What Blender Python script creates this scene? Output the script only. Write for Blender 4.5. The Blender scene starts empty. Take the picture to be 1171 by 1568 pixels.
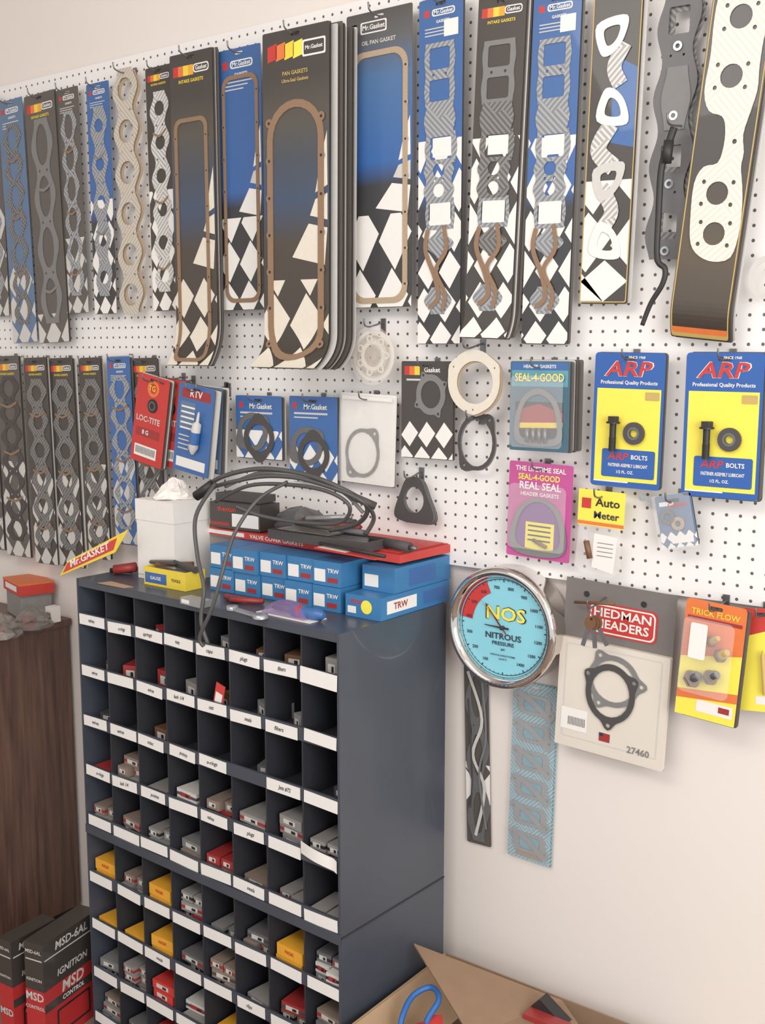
import bpy, math, random
from math import sin, cos, pi, radians as rad, atan
from mathutils import Vector, Matrix
from mathutils.geometry import tessellate_polygon
random.seed(7)
R=random.Random(11)
sc=bpy.context.scene
sc.view_settings.view_transform='Standard'
sc.view_settings.gamma=1.12
# ---------------------------------------------------------------- survey camera
F=1700.;CX=585.5;CY=784.;TH=rad(37);PT=atan(.1435);D=1.98;HC=1.70
_c,_s,_cp,_sp=cos(TH),sin(TH),cos(PT),sin(PT)
CAM=Vector((0,-D,HC))
vf=Vector((-_s*_cp,_c*_cp,-_sp)); vr=Vector((_c,_s,0)); vu=Vector((-_s*_sp,_c*_sp,_cp))
def ray(px,py): return vf+vr*((px-CX)/F)+vu*((CY-py)/F)
def P(px,py,off=0.02):
    d=ray(px,py); return CAM+d*((D-off)/d.y)
def Pz(px,py,z):
    d=ray(px,py); return CAM+d*((z-HC)/d.z)
def Pp(px,py,pt,n):
    d=ray(px,py); return CAM+d*((pt-CAM).dot(n)/d.dot(n))
cd=bpy.data.cameras.new('camera'); cam=bpy.data.objects.new('camera',cd); sc.collection.objects.link(cam)
cd.sensor_fit='VERTICAL'; cd.sensor_height=24; cd.lens=24*F/1568
m=Matrix((( vr.x,vu.x,-vf.x,CAM.x),(vr.y,vu.y,-vf.y,CAM.y),(vr.z,vu.z,-vf.z,CAM.z),(0,0,0,1)))
cam.matrix_world=m; sc.camera=cam
# ---------------------------------------------------------------- materials
def lin(c):
    r=[]
    for x in c[:3]:
        x/=255.; r.append(x/12.92 if x<=.04045 else ((x+.055)/1.055)**2.4)
    return r
MATS={}
def M(name,rgb,rough=.6,metal=0,var=.08,scale=60,alpha=1,coat=0,bump=0,trans=0):
    m=bpy.data.materials.new(name); m.use_nodes=True; nt=m.node_tree; b=nt.nodes['Principled BSDF']
    c=lin(rgb); tc=nt.nodes.new('ShaderNodeTexCoord'); no=nt.nodes.new('ShaderNodeTexNoise')
    no.inputs['Scale'].default_value=scale; no.inputs['Detail'].default_value=3
    nt.links.new(tc.outputs['Object'],no.inputs['Vector'])
    mx=nt.nodes.new('ShaderNodeMix'); mx.data_type='RGBA'
    mx.inputs[6].default_value=[x*(1-var) for x in c]+[1]; mx.inputs[7].default_value=[min(1,x*(1+var)) for x in c]+[1]
    nt.links.new(no.outputs['Fac'],mx.inputs[0]); nt.links.new(mx.outputs[2],b.inputs['Base Color'])
    b.inputs['Roughness'].default_value=rough; b.inputs['Metallic'].default_value=metal
    b.inputs['Alpha'].default_value=alpha; b.inputs['Coat Weight'].default_value=coat
    if bump:
        bp=nt.nodes.new('ShaderNodeBump'); bp.inputs['Strength'].default_value=bump; bp.inputs['Distance'].default_value=.01
        nt.links.new(no.outputs['Fac'],bp.inputs['Height']); nt.links.new(bp.outputs[0],b.inputs['Normal'])
    MATS[name]=m; return m
M('wall_paint',(228,220,214),.9,var=.02,scale=3,bump=.02)
M('ceiling_paint',(236,231,226),.9,var=.02,scale=3)
M('floor_concrete',(130,108,94),.85,var=.3,scale=9,bump=.1)
M('kblack',(56,51,48),.42,coat=.25); M('kblack2',(80,75,71),.45,coat=.2); M('blk',(30,29,30),.5)  # glare haze painted into card blacks; kblack2 greyer still for left-end cards
M('kblue',(48,94,158),.42,coat=.25); M('kblue2',(88,112,144),.5); M('white',(234,232,228),.5,coat=.15,var=.03)
M('greyw',(200,198,194),.5,var=.06); M('cream',(220,213,197),.7,var=.06,scale=90); M('cork',(134,106,82),.8,var=.25,scale=500)
M('corkl',(172,150,124),.8,var=.25,scale=500); M('red',(192,48,44),.45); M('orange',(222,112,54),.5); M('yellow',(232,204,60),.45)
M('ngk',(228,160,44),.5); M('yellow2',(243,227,76),.45,var=.02); M('arpblue',(34,84,162),.4,var=.03); M('pink',(186,74,142),.45); M('purple',(120,68,136),.4)
M('teal',(84,146,164),.35); M('tealdark',(62,96,114),.4); M('silver',(175,178,182),.3,metal=.7); M('steel',(120,120,122),.35,metal=.8)
M('chrome',(215,210,206),.08,metal=1,var=.02); M('rust',(120,86,60),.5,metal=.4); M('gasketdark',(64,62,62),.6); M('gasketgrey',(116,116,116),.6)
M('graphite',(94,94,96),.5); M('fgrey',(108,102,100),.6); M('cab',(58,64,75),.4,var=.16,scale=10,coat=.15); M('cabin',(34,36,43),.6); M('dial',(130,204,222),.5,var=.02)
M('gold',(190,160,90),.5); M('label',(234,232,228),.6,var=.04); M('ink',(40,40,60),.6); M('card',(140,112,88),.85,var=.12,scale=30)
M('tan',(172,142,110),.8,var=.12,scale=30); M('plastic_clear',(235,238,240),.12,alpha=.2,var=.02); M('bag',(240,238,236),.2,alpha=.26,var=.1,scale=30,bump=.6)
M('bagd',(140,135,130),.25,alpha=.5,var=.2,scale=40,bump=.5); M('bluebox',(48,112,166),.45); M('redbox',(196,54,48),.45); M('cable',(66,65,65),.4)
M('strap',(40,100,175),.5); M('green',(70,140,80),.5); M('tissue',(238,232,226),.9,bump=.3,scale=60); M('greybox',(132,129,126),.6,var=.18,scale=30)
M('brownbox',(128,112,100),.6,var=.15,scale=30)
M('redblk',(150,42,42),.45); M('boxred',(178,40,42),.45); M('purpleclear',(130,104,158),.15,alpha=.55); M('cream2',(216,208,196),.75,var=.04,scale=12)
def hatch(name,a,b,sc1=70,sc2=34):
    m=bpy.data.materials.new(name); m.use_nodes=True; nt=m.node_tree; p=nt.nodes['Principled BSDF']; N=nt.nodes.new; L=nt.links.new
    tc=N('ShaderNodeTexCoord'); mp=N('ShaderNodeMapping'); mp.inputs['Scale'].default_value=(1,.0,1); L(tc.outputs['Object'],mp.inputs[0])
    w=N('ShaderNodeTexWave'); w.bands_direction='DIAGONAL'; w.inputs['Scale'].default_value=sc1; L(mp.outputs[0],w.inputs[0])
    mp2=N('ShaderNodeMapping'); mp2.inputs['Scale'].default_value=(-1,0,1); L(tc.outputs['Object'],mp2.inputs[0])
    w2=N('ShaderNodeTexWave'); w2.bands_direction='DIAGONAL'; w2.inputs['Scale'].default_value=sc1; L(mp2.outputs[0],w2.inputs[0])
    v=N('ShaderNodeTexVoronoi'); v.inputs['Scale'].default_value=sc2; L(mp.outputs[0],v.inputs['Vector'])
    sp=N('ShaderNodeSeparateColor'); L(v.outputs['Color'],sp.inputs[0])
    gt=N('ShaderNodeMath'); gt.operation='GREATER_THAN'; gt.inputs[1].default_value=.5; L(sp.outputs[0],gt.inputs[0])
    mx=N('ShaderNodeMix'); mx.data_type='FLOAT'; L(gt.outputs[0],mx.inputs[0]); L(w.outputs['Fac'],mx.inputs[2]); L(w2.outputs['Fac'],mx.inputs[3])
    r=N('ShaderNodeValToRGB'); r.color_ramp.elements[0].color=lin(a)+[1]; r.color_ramp.elements[1].color=lin(b)+[1]
    r.color_ramp.elements[0].position=.35; r.color_ramp.elements[1].position=.75
    L(mx.outputs[0],r.inputs[0]); L(r.outputs[0],p.inputs['Base Color']); p.inputs['Roughness'].default_value=.45
    MATS[name]=m
hatch('hgrey',(118,122,128),(158,161,165),52,26); hatch('hwhite',(164,164,162),(218,217,214),52,26); hatch('hdark',(84,84,84),(124,123,122),52,26)
hatch('hcream',(220,212,196),(236,231,220),50,12); hatch('hteal',(92,140,156),(150,184,194)); hatch('hbeige',(176,168,154),(200,193,180),50,12)
def grad(name,stops):
    m=bpy.data.materials.new(name); m.use_nodes=True; nt=m.node_tree; p=nt.nodes['Principled BSDF']; N=nt.nodes.new; L=nt.links.new
    tc=N('ShaderNodeTexCoord'); s=N('ShaderNodeSeparateXYZ'); L(tc.outputs['Generated'],s.inputs[0])
    r=N('ShaderNodeValToRGB'); cr=r.color_ramp
    while len(cr.elements)<len(stops): cr.elements.new(.5)
    for e,(q,c) in zip(cr.elements,stops): e.position=q; e.color=lin(c)+[1]
    L(s.outputs['Z'],r.inputs[0]); L(r.outputs[0],p.inputs['Base Color']); p.inputs['Roughness'].default_value=.42; p.inputs['Coat Weight'].default_value=.25
    MATS[name]=m
grad('gbb',[(0,(48,43,38)),(.38,(62,55,48)),(.5,(50,68,94)),(.62,(58,66,78)),(.74,(74,70,64)),(.86,(58,54,50))])
grad('gbl',[(0,(48,46,46)),(.42,(52,53,56)),(.5,(44,92,160)),(.78,(66,104,152)),(.9,(84,86,90)),(1,(70,67,64))])
grad('gblue',[(0,(44,43,44)),(.4,(44,46,52)),(.46,(44,90,158)),(1,(50,92,150))])
grad('ggold',[(0,(48,43,38)),(.25,(78,66,50)),(.5,(56,51,48)),(1,(52,49,50))])
# pegboard
def pegmat():
    m=bpy.data.materials.new('pegboard_white'); m.use_nodes=True; nt=m.node_tree; p=nt.nodes['Principled BSDF']; N=nt.nodes.new; L=nt.links.new
    tc=N('ShaderNodeTexCoord'); s=N('ShaderNodeSeparateXYZ'); L(tc.outputs['Object'],s.inputs[0]); sq=[]
    for ax in ('X','Z'):
        a=N('ShaderNodeMath'); a.operation='MULTIPLY'; a.inputs[1].default_value=1/.0254; L(s.outputs[ax],a.inputs[0])
        f=N('ShaderNodeMath'); f.operation='FRACT'; L(a.outputs[0],f.inputs[0])
        u=N('ShaderNodeMath'); u.operation='SUBTRACT'; u.inputs[1].default_value=.5; L(f.outputs[0],u.inputs[0])
        q=N('ShaderNodeMath'); q.operation='MULTIPLY'; L(u.outputs[0],q.inputs[0]); L(u.outputs[0],q.inputs[1]); sq.append(q)
    ad=N('ShaderNodeMath'); ad.operation='ADD'; L(sq[0].outputs[0],ad.inputs[0]); L(sq[1].outputs[0],ad.inputs[1])
    lt=N('ShaderNodeMath'); lt.operation='LESS_THAN'; lt.inputs[1].default_value=.122**2; L(ad.outputs[0],lt.inputs[0])
    mx=N('ShaderNodeMix'); mx.data_type='RGBA'; mx.inputs[6].default_value=lin((238,236,235))+[1]; mx.inputs[7].default_value=lin((92,82,78))+[1]
    L(lt.outputs[0],mx.inputs[0]); L(mx.outputs[2],p.inputs['Base Color']); p.inputs['Roughness'].default_value=.45
    MATS['peg']=m
pegmat()
def wood():
    m=bpy.data.materials.new('walnut_laminate'); m.use_nodes=True; nt=m.node_tree; p=nt.nodes['Principled BSDF']; N=nt.nodes.new; L=nt.links.new
    tc=N('ShaderNodeTexCoord'); mp=N('ShaderNodeMapping'); mp.inputs['Scale'].default_value=(30,30,2); L(tc.outputs['Object'],mp.inputs[0])
    n=N('ShaderNodeTexNoise'); n.inputs['Scale'].default_value=2; n.inputs['Detail'].default_value=6; L(mp.outputs[0],n.inputs[0])
    r=N('ShaderNodeValToRGB'); r.color_ramp.elements[0].color=lin((66,46,40))+[1]; r.color_ramp.elements[1].color=lin((108,80,66))+[1]
    r.color_ramp.elements[0].position=.3; r.color_ramp.elements[1].position=.7
    L(n.outputs['Fac'],r.inputs[0]); L(r.outputs[0],p.inputs['Base Color']); p.inputs['Roughness'].default_value=.45; MATS['wood']=m
wood()
# ---------------------------------------------------------------- mesh builder
TXT={}
def textmesh(s):
    if s in TXT: return TXT[s]
    cu=bpy.data.curves.new('t','FONT'); cu.body=s; cu.size=1; cu.align_x='CENTER'; cu.align_y='CENTER'; cu.resolution_u=2; cu.offset=.02; cu.fill_mode='FRONT'
    o=bpy.data.objects.new('t',cu); sc.collection.objects.link(o)
    dg=bpy.context.evaluated_depsgraph_get(); dg.update(); me=bpy.data.meshes.new_from_object(o.evaluated_get(dg))
    r=([tuple(v.co) for v in me.vertices],[list(p.vertices) for p in me.polygons])
    bpy.data.objects.remove(o); bpy.data.meshes.remove(me); bpy.data.curves.remove(cu); TXT[s]=r; return r
def smooth(pts,k=6,closed=False):
    pts=[Vector(p) for p in pts]; n=len(pts); out=[]
    for i in range(n if closed else n-1):
        g=(lambda j:pts[j%n]) if closed else (lambda j:pts[max(0,min(n-1,j))])
        a,b,c,d=g(i-1),g(i),g(i+1),g(i+2)
        for q in range(k):
            t=q/k; out.append(.5*((2*b)+(c-a)*t+(2*a-5*b+4*c-d)*t*t+(3*b-a-3*c+d)*t**3))
    if not closed: out.append(pts[-1])
    return out
class MB:
    def __init__(s): s.v=[];s.f=[];s.m=[];s.sm=[];s.mats=[];s.ch=[]
    def add(s,vs,fs,mat,sm=False,M=None):
        if mat not in s.mats: s.mats.append(mat)
        k=s.mats.index(mat); o=len(s.v)
        for p in vs:
            p=Vector(p); s.v.append(tuple(M@p) if M is not None else tuple(p))
        for f in fs: s.f.append([i+o for i in f]); s.m.append(k); s.sm.append(sm)
    def box(s,x0,x1,y0,y1,z0,z1,mat,M=None):
        vs=[(x,y,z) for x in (x0,x1) for y in (y0,y1) for z in (z0,z1)]
        s.add(vs,[(0,1,3,2),(4,6,7,5),(0,4,5,1),(2,3,7,6),(0,2,6,4),(1,5,7,3)],mat,False,M)
    def tube(s,pts,r,mat,seg=8,M=None,closed=False,taper=None):
        pts=[Vector(p) for p in pts]; n=len(pts); vs=[];fs=[]
        t0=(pts[1]-pts[0]).normalized(); nrm=t0.orthogonal().normalized()
        for i,p in enumerate(pts):
            if closed: t=(pts[(i+1)%n]-pts[i-1]).normalized()
            else: t=(pts[min(n-1,i+1)]-pts[max(0,i-1)]).normalized()
            nrm=(nrm-t*nrm.dot(t)).normalized(); b=t.cross(nrm)
            rr=r*(taper(i/(n-1)) if taper else 1)
            for j in range(seg): vs.append(p+(nrm*cos(2*pi*j/seg)+b*sin(2*pi*j/seg))*rr)
        for i in range(n if closed else n-1):
            for j in range(seg): fs.append((i*seg+j,i*seg+(j+1)%seg,((i+1)%n)*seg+(j+1)%seg,((i+1)%n)*seg+j))
        if not closed: fs+= [tuple(range(seg))[::-1],tuple((n-1)*seg+j for j in range(seg))]
        s.add(vs,fs,mat,True,M)
    def lathe(s,prof,mat,seg=32,M=None,sm=True,caps=True):
        vs=[];fs=[];n=len(prof)
        for r,z in prof:
            for j in range(seg): vs.append((r*cos(2*pi*j/seg),r*sin(2*pi*j/seg),z))
        for i in range(n-1):
            for j in range(seg): fs.append((i*seg+j,i*seg+(j+1)%seg,(i+1)*seg+(j+1)%seg,(i+1)*seg+j))
        s.add(vs,fs,mat,sm,M)
        if caps:
          for i in (0,n-1):
            if prof[i][0]>1e-3: s.add([(prof[i][0]*cos(2*pi*j/seg),prof[i][0]*sin(2*pi*j/seg),prof[i][1]) for j in range(seg)],[tuple(range(seg))],mat,False,M)
    def plate(s,loops,w0,w1,mat,M=None):
        L=[[Vector((a,b,0)) for a,b in l] for l in loops]; tri=tessellate_polygon(L); flat=[p for l in L for p in l]
        s.add([(p.x,-w1,p.y) for p in flat],[tuple(t) for t in tri],mat,False,M)
        if w1-w0>3e-4:
            for l in L:
                n=len(l); s.add([(p.x,-w0,p.y) for p in l]+[(p.x,-w1,p.y) for p in l],[(i,(i+1)%n,(i+1)%n+n,i+n) for i in range(n)],mat,False,M)
    def text(s,t,u,v,w,h,mat,sx=1,rot=0,M=None,shear=0):
        vs,fs=textmesh(t); c,q=cos(rot),sin(rot); o=[]
        for x,y,z in vs:
            x=(x+shear*y)*h*sx*1.35; y*=h*1.35; o.append((u+x*c-y*q,-w,v+x*q+y*c))
        s.add(o,fs,mat,False,M)
    def obj(s,name,M=None,parent=None,bevel=0,bend=None):
        me=bpy.data.meshes.new(name); me.from_pydata(s.v,[],s.f); 
        for k in s.mats: me.materials.append(MATS[k])
        me.polygons.foreach_set('material_index',s.m); me.polygons.foreach_set('use_smooth',s.sm); me.update()
        if bend:
            import bmesh
            fn,cuts=bend; bm=bmesh.new(); bm.from_mesh(me)
            for z in cuts: bmesh.ops.bisect_plane(bm,geom=bm.verts[:]+bm.edges[:]+bm.faces[:],plane_co=(0,0,z),plane_no=(0,0,1))
            for v in bm.verts: fn(v.co)
            bm.to_mesh(me); bm.free()
        o=bpy.data.objects.new(name,me); sc.collection.objects.link(o)
        if parent: o.parent=parent
        if M is not None: o.matrix_world=M
        if bevel:
            b=o.modifiers.new('bevel','BEVEL'); b.width=bevel; b.segments=2; b.limit_method='ANGLE'
        return o
def rr(cx,cy,hw,hh,r,n=4):
    r=min(r,hw*.99,hh*.99); o=[]
    for ox,oy,a in ((1,1,0),(-1,1,90),(-1,-1,180),(1,-1,270)):
        for i in range(n+1):
            t=rad(a+90*i/n); o.append((cx+ox*(hw-r)+r*cos(t),cy+oy*(hh-r)+r*sin(t)))
    return o
def ell(cx,cy,rx,ry,n=22): return [(cx+rx*cos(2*pi*i/n),cy+ry*sin(2*pi*i/n)) for i in range(n)]
def clip(poly,x0,x1,y0,y1):
    for ax,lim,sg in ((0,x0,1),(0,x1,-1),(1,y0,1),(1,y1,-1)):
        out=[]
        for i in range(len(poly)):
            a,b=poly[i-1],poly[i]; ia=(a[ax]-lim)*sg>=0; ib=(b[ax]-lim)*sg>=0
            if ia!=ib:
                t=(lim-a[ax])/(b[ax]-a[ax]); out.append((a[0]+(b[0]-a[0])*t,a[1]+(b[1]-a[1])*t))
            if ib: out.append(b)
        poly=out
        if len(poly)<3: return []
    return poly
class Card(MB):
    def __init__(s,W,H): super().__init__(); s.W=W; s.H=H
    def S(s,x,y): return (s.W*(x-.5),s.H*(.5-y))
    def art(s,pts,mat,w=.0014):
        p=clip([tuple(q) for q in pts],0,1,0,1)
        if p: s.plate([[s.S(*q) for q in p]],w,w,mat)
    def rect(s,x0,x1,y0,y1,mat,w=.0014): s.art([(x0,y0),(x1,y0),(x1,y1),(x0,y1)],mat,w)
    def t(s,txt,x,y,h,mat,w=.0022,sx=1,rot=0,shear=0):
        u,v=s.S(x,y); s.text(txt,u,v,w,h*s.W,mat,sx,rot,None,shear)
    def strip(s,pts,wd,mat,w=.003,th=.0015):
        pts=smooth([Vector((*s.S(*p),0)) for p in pts],6); L=[];Rr=[]
        for i,p in enumerate(pts):
            d=(pts[min(i+1,len(pts)-1)]-pts[max(0,i-1)]).normalized(); n=Vector((-d.y,d.x,0))*wd*s.W/2
            L.append((p.x+n.x,p.y+n.y)); Rr.append((p.x-n.x,p.y-n.y))
        n=len(L)
        vs=[(a,-w,b) for a,b in L]+[(a,-w,b) for a,b in Rr]; s.add(vs,[(i,i+1,n+i+1,n+i) for i in range(n-1)],mat)
    def ring(s,x,y,ro,ri,mat,w=.003,sy=1):
        u,v=s.S(x,y); s.plate([ell(u,v,ro*s.W,ro*s.W*sy),ell(u,v,ri*s.W,ri*s.W*sy)],w-.0015,w,mat)
HOOK=MB()
def hook(px,py,off,ln=.035):
    p=P(px,py,off); x,z=p.x,p.z
    HOOK.tube(smooth([(x,-.012,z+.012),(x,-.03,z+.012),(x,-off-.01,z+.004),(x,-off-ln*.8,z+.004),(x,-off-ln,z+.009),(x,-off-ln-.002,z+.02)],4),.0019,'steel',6)
    HOOK.box(x-.006,x+.006,-.024,-.0205,z-.012,z+.022,'steel')
def card(name,xl,xr,yt,yb,off,paint,tilt=0,n=1,base='kblack',hk=True,r=.004,curl=None,jit=.004,th=.0012,step=.004,slot=True):
    ym=(yt+yb)/2; xm=(xl+xr)/2
    a=P(xl,ym,off); b=P(xr,ym,off); W=b.x-a.x; zt=P(xm,yt,off).z; zb=P(xm,yb,off).z; Hh=(zt-zb)
    c=Card(W,Hh)
    if base:
        hl=rr(0,Hh/2-.011,.012,.0035,.003,3) if slot else None
        c.plate([rr(0,0,W/2,Hh/2,r)]+([hl] if hl else []),0,th,base)
        for k in range(1,n):
            ox=R.uniform(-jit,jit)+k*jit*.5; oz=R.uniform(-.003,.003)
            c.plate([rr(ox,oz,W/2,Hh/2,r)],-k*step,-k*step+th,'greyw' if k%3==2 else 'kblack2')
    paint(c)
    bd=None
    if curl:
        amt,start=curl; z0=Hh/2-start*Hh; L=z0+Hh/2
        def fn(co):
            if co.z<z0:
                t=(z0-co.z)/L; co.y-=amt*t*t; co.z+=.25*amt*t*t
        bd=(fn,[z0-L*i/8 for i in range(8)])
    Mx=Matrix.Translation(Vector(((a.x+b.x)/2,-off,(zt+zb)/2)))@Matrix.Rotation(rad(tilt),4,'Y')
    o=c.obj(name,Mx,bend=bd)
    if hk: 
        hp=Mx@Vector((0,0,Hh/2-.011)); x,z=hp.x,hp.z
        HOOK.tube(smooth([(x,-.012,z+.006),(x,-.03,z+.006),(x,-off-.006,z-.001),(x,-off-.022,z),(x,-off-.034,z+.005),(x,-off-.037,z+.018)],4),.0018,'steel',6)
        HOOK.box(x-.006,x+.006,-.024,-.0205,z-.014,z+.018,'steel')
    return o
# ---------------------------------------------------------------- painters
def flag(c,y0,y1,nc=2,mat='white',ph=0.,sk=.12,w=.0014,grow=1.07,x0=0,x1=1,br=1.15):
    a=(x1-x0)/nc; b=a*c.W/c.H*br; y=y1; i=0
    while y>y0-b*.3:
        for j in range(-2,nc+3):
            cx=x0+(j+ph)*a+sk*a*i; cy=y
            p=[(cx-a/2,cy+.06*b),(cx,cy-b/2),(cx+a/2,cy-.06*b),(cx,cy+b/2)]
            p=clip(p,x0+.001,x1-.001,y0,.998)
            if p: c.art(p,mat,w)
        y-=b; b*=grow; i+=1
def swoosh(c,yt,yb,mat='white'):
    c.art([(.97,yt),(.98,yt+.4*(yb-yt)),(.8,yt+.45*(yb-yt)),(.88,yt+.2*(yb-yt))],mat)
    c.art([(.8,yt+.5*(yb-yt)),(.98,yt+.46*(yb-yt)),(.98,yt+.66*(yb-yt)),(.72,yt+.62*(yb-yt))],'greyw' if mat=='white' else mat)
    c.art([(.7,yt+.68*(yb-yt)),(.98,yt+.72*(yb-yt)),(.94,yb),(.45,yt+.93*(yb-yt))],mat)
def hdr(c,blue=False,lab=False):
    k=c.W/c.H
    if blue:
        c.plate([rr(*c.S(.56,.26*k),c.W*.26,c.W*.065,c.W*.05),rr(*c.S(.56,.26*k),c.W*.235,c.W*.045,c.W*.04)],.0016,.0016,'white')
        c.t('Mr.Gasket',.56,.26*k,.075,'white',.002); c.rect(.12,.24,.2*k,.32*k,'red'); c.t('GASKETS',.55,.43*k,.055,'white',.002)
        for i in range(3): c.rect(.14,.8-.1*i,(.53+.06*i)*k,(.55+.06*i)*k,'greyw')
    else:
        for i,mm in enumerate(('red','orange','yellow','ngk')): c.art([(.08+.12*i,.2*k),(.2+.12*i,.2*k),(.2+.12*i,.36*k),(.08+.12*i,.36*k)],mm)
        c.plate([rr(*c.S(.74,.27*k),c.W*.18,c.W*.07,c.W*.05),rr(*c.S(.74,.27*k),c.W*.16,c.W*.05,c.W*.04)],.0016,.0016,'white')
        c.t('Gasket',.74,.27*k,.07,'white',.002); c.t('INTAKE GASKETS',.5,.45*k,.055,'yellow',.002)
    if lab: c.rect(.58,.9,.42*k,.72*k,'label',.0019); 
def pan(c,x0,x1,y0,y1,t=.075,mat='cork',r=.22,w=.0035):
    cx,cy=c.S((x0+x1)/2,(y0+y1)/2); hw=(x1-x0)/2*c.W; hh=(y1-y0)/2*c.H; tt=t*c.W
    c.plate([rr(cx,cy,hw,hh,r*c.W,6),rr(cx,cy,hw-tt,hh-tt,max(.002,r*c.W-tt*.6),6)],w-.002,w,mat)
    for i in range(7):
        for s in (-1,1):
            c.plate([ell(cx+s*(hw-tt*.4),cy+hh*(-.85+i*.283),tt*.62,tt*.62,10)],w+.0002,w+.0002,mat)
            c.plate([ell(cx+s*(hw-tt*.4),cy+hh*(-.85+i*.283),tt*.22,tt*.22,8)],w+.0006,w+.0006,'blk')
def gasket(c,x0,x1,y0,y1,n,kind,mat,amp=.06,w=.003,hs=.62,bolts=True,skew=0,vs=.36):
    K=n*12; Lf=[];Rt=[]
    for i in range(K+1):
        t=i/K; y=y0+(y1-y0)*t; e=amp*(.5+.5*cos(2*pi*n*t)); s=skew*sin(2*pi*n*t)
        Lf.append(c.S(x0+e+s,y)); Rt.append(c.S(x1-e+s,y))
    holes=[]; ch=(y1-y0)/n*c.H; hw=(x1-x0)*c.W*hs/2
    for i in range(n):
        u,v=c.S((x0+x1)/2,y0+(i+.5)*(y1-y0)/n); hh=ch*vs
        if kind=='rect': holes.append(rr(u,v,hw,hh,hw*.2,3))
        elif kind=='circ': q=min(hw,hh); holes.append(ell(u,v,q,q,18))
        elif kind=='oval': holes.append(ell(u,v,hw,hh,18))
    if bolts:
        for i in range(n):
            for sx in (-1,1):
                if i>0:
                    u,v=c.S((x0+x1)/2,y0+i*(y1-y0)/n); holes.append(ell(u+sx*hw*.62,v,c.W*.03,c.W*.03,7))
    c.plate([Lf+Rt[::-1]]+holes,w-.0015,w,mat)
def p_intake(blue,tw=0):
    def f(c):
        flag(c,.4,.98,2,sk=.2,ph=.1+tw,br=1.25); hdr(c,blue,blue)
        gm='hgrey' if blue else 'gasketgrey'; g2='hgrey' if blue else 'hdark'
        gasket(c,.14,.84,.125,.305,2,'rect',gm,.03,hs=.66,vs=.34); gasket(c,.14,.86,.3,.39,1,'none',g2,.06,.0034,bolts=False)
        gasket(c,.16,.9,.38,.47,1,'rect',g2,.04,.003,hs=.66); gasket(c,.14,.84,.46,.575,2,'circ',g2,.06,.0034,hs=.46)
        gasket(c,.18,.86,.57,.66,1,'rect','hgrey',.03,.003,hs=.78)
        c.rect(.28,.76,.58,.648,'white',.002); c.rect(.34,.8,.395,.45,'white',.002)
        c.strip([(.25,.66),(.2,.72),(.42,.8),(.5,.86),(.3,.89)],.1,'cork',.0045); c.strip([(.62,.65),(.68,.72),(.45,.78),(.66,.85),(.6,.9)],.09,'cork',.005)
        gasket(c,.16,.84,.66,.745,1,'none',g2,.3,.0026,bolts=False); gasket(c,.16,.8,.83,.91,1,'none','hgrey',.16,.0026,bolts=False)
    return f
def p_multi(n,mat,blue=False,kind='circ',x0=.16,x1=.86,amp=.14,y0=.1,y1=.92,sk=.05,header=True,fl=.5,hs=.55,fm='white'):
    def f(c):
        flag(c,fl,.97,2,fm,sk=.2,br=1.3); 
        if header: hdr(c,blue)
        gasket(c,x0,x1,y0,y1,n,kind,mat,amp,hs=hs,skew=sk,vs=.4)
        for i in range(n):
            y=y0+(i+.5)*(y1-y0)/n
            if i%2: c.strip([(x0+.08,y-.04),(.5,y-.025),(x1-.1,y-.05)],.06,'cork' if n>5 else 'gasketgrey',.0036)
    return f
# ---------------------------------------------------------------- room shell
def room():
    def shell(nm,b,mat):
        q=MB(); q.box(*b,mat); return q.obj(nm)
    shell('wall_back',(-4.4,1.8,0,.1,0,3.0),'wall_paint'); shell('wall_left',(-4.5,-4.4,-4.2,.1,0,3.0),'wall_paint')
    shell('floor',(-4.5,1.9,-4.2,.1,-.1,0),'floor_concrete'); shell('ceiling',(-4.5,1.9,-4.2,.1,3.0,3.1),'ceiling_paint')
    zt=P(250,73).z; zb=P(900,893).z
    q=MB(); q.box(-4.1,.9,-.02,-.014,zb,zt,'peg'); 
    for z in (zb+.03,(zb+zt)/2,zt-.03): q.box(-4.1,.9,-.014,-.0005,z-.02,z+.02,'white')
    return q.obj('pegboard')
PEG=room()
# ---------------------------------------------------------------- upper row of cards
card('intake_gasket_card',-30,7,150,485,.04,p_multi(6,'hgrey',fm='greyw'),base='kblack2')  # left-end cards: greyer bases and flags stand in for glare haze
card('intake_gasket_card',9,46,150,525,.045,p_multi(7,'hdark',True,'oval',fl=.66,fm='greyw'),base='kblue2',tilt=-2)
card('head_gasket_card',49,95,140,525,.05,p_multi(4,'gasketgrey',False,'oval',fl=.88,sk=.02,fm='greyw'),tilt=-2,base='kblack2',n=2)
card('intake_gasket_card',95,128,133,480,.045,p_multi(6,'hgrey',True,'oval',fl=.66,fm='greyw'),base='kblack2',tilt=-1.2)
card('intake_gasket_card',139,173,125,481,.05,p_multi(5,'hgrey',True,'circ'),base='gblue',tilt=-.3)
def p_hdrg(c):
    gasket(c,0.02,.98,.0,1.,6,'circ','hbeige',.2,.003,hs=.62,skew=.04)
    gasket(c,0.1,1.04,.01,.99,6,'circ','corkl',.2,-.003,hs=.62,skew=.04)
card('header_gasket_set',178,216,103,482,.055,p_hdrg,base=None,tilt=0)
card('intake_gasket_card',229,268,100,476,.05,p_multi(6,'hwhite',False,'circ'),tilt=-.5,n=2)
def p_a7(c):
    flag(c,.7,1,2,'cream',sk=.2); swoosh(c,.36,.68,'cream'); hdr(c); pan(c,.08,.86,.2,.985,.07,'cork',.16)
card('oil_pan_gasket_card',266,330,78,565,.085,p_a7,base='gbb',n=5,curl=(.035,.85),tilt=.0)
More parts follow.
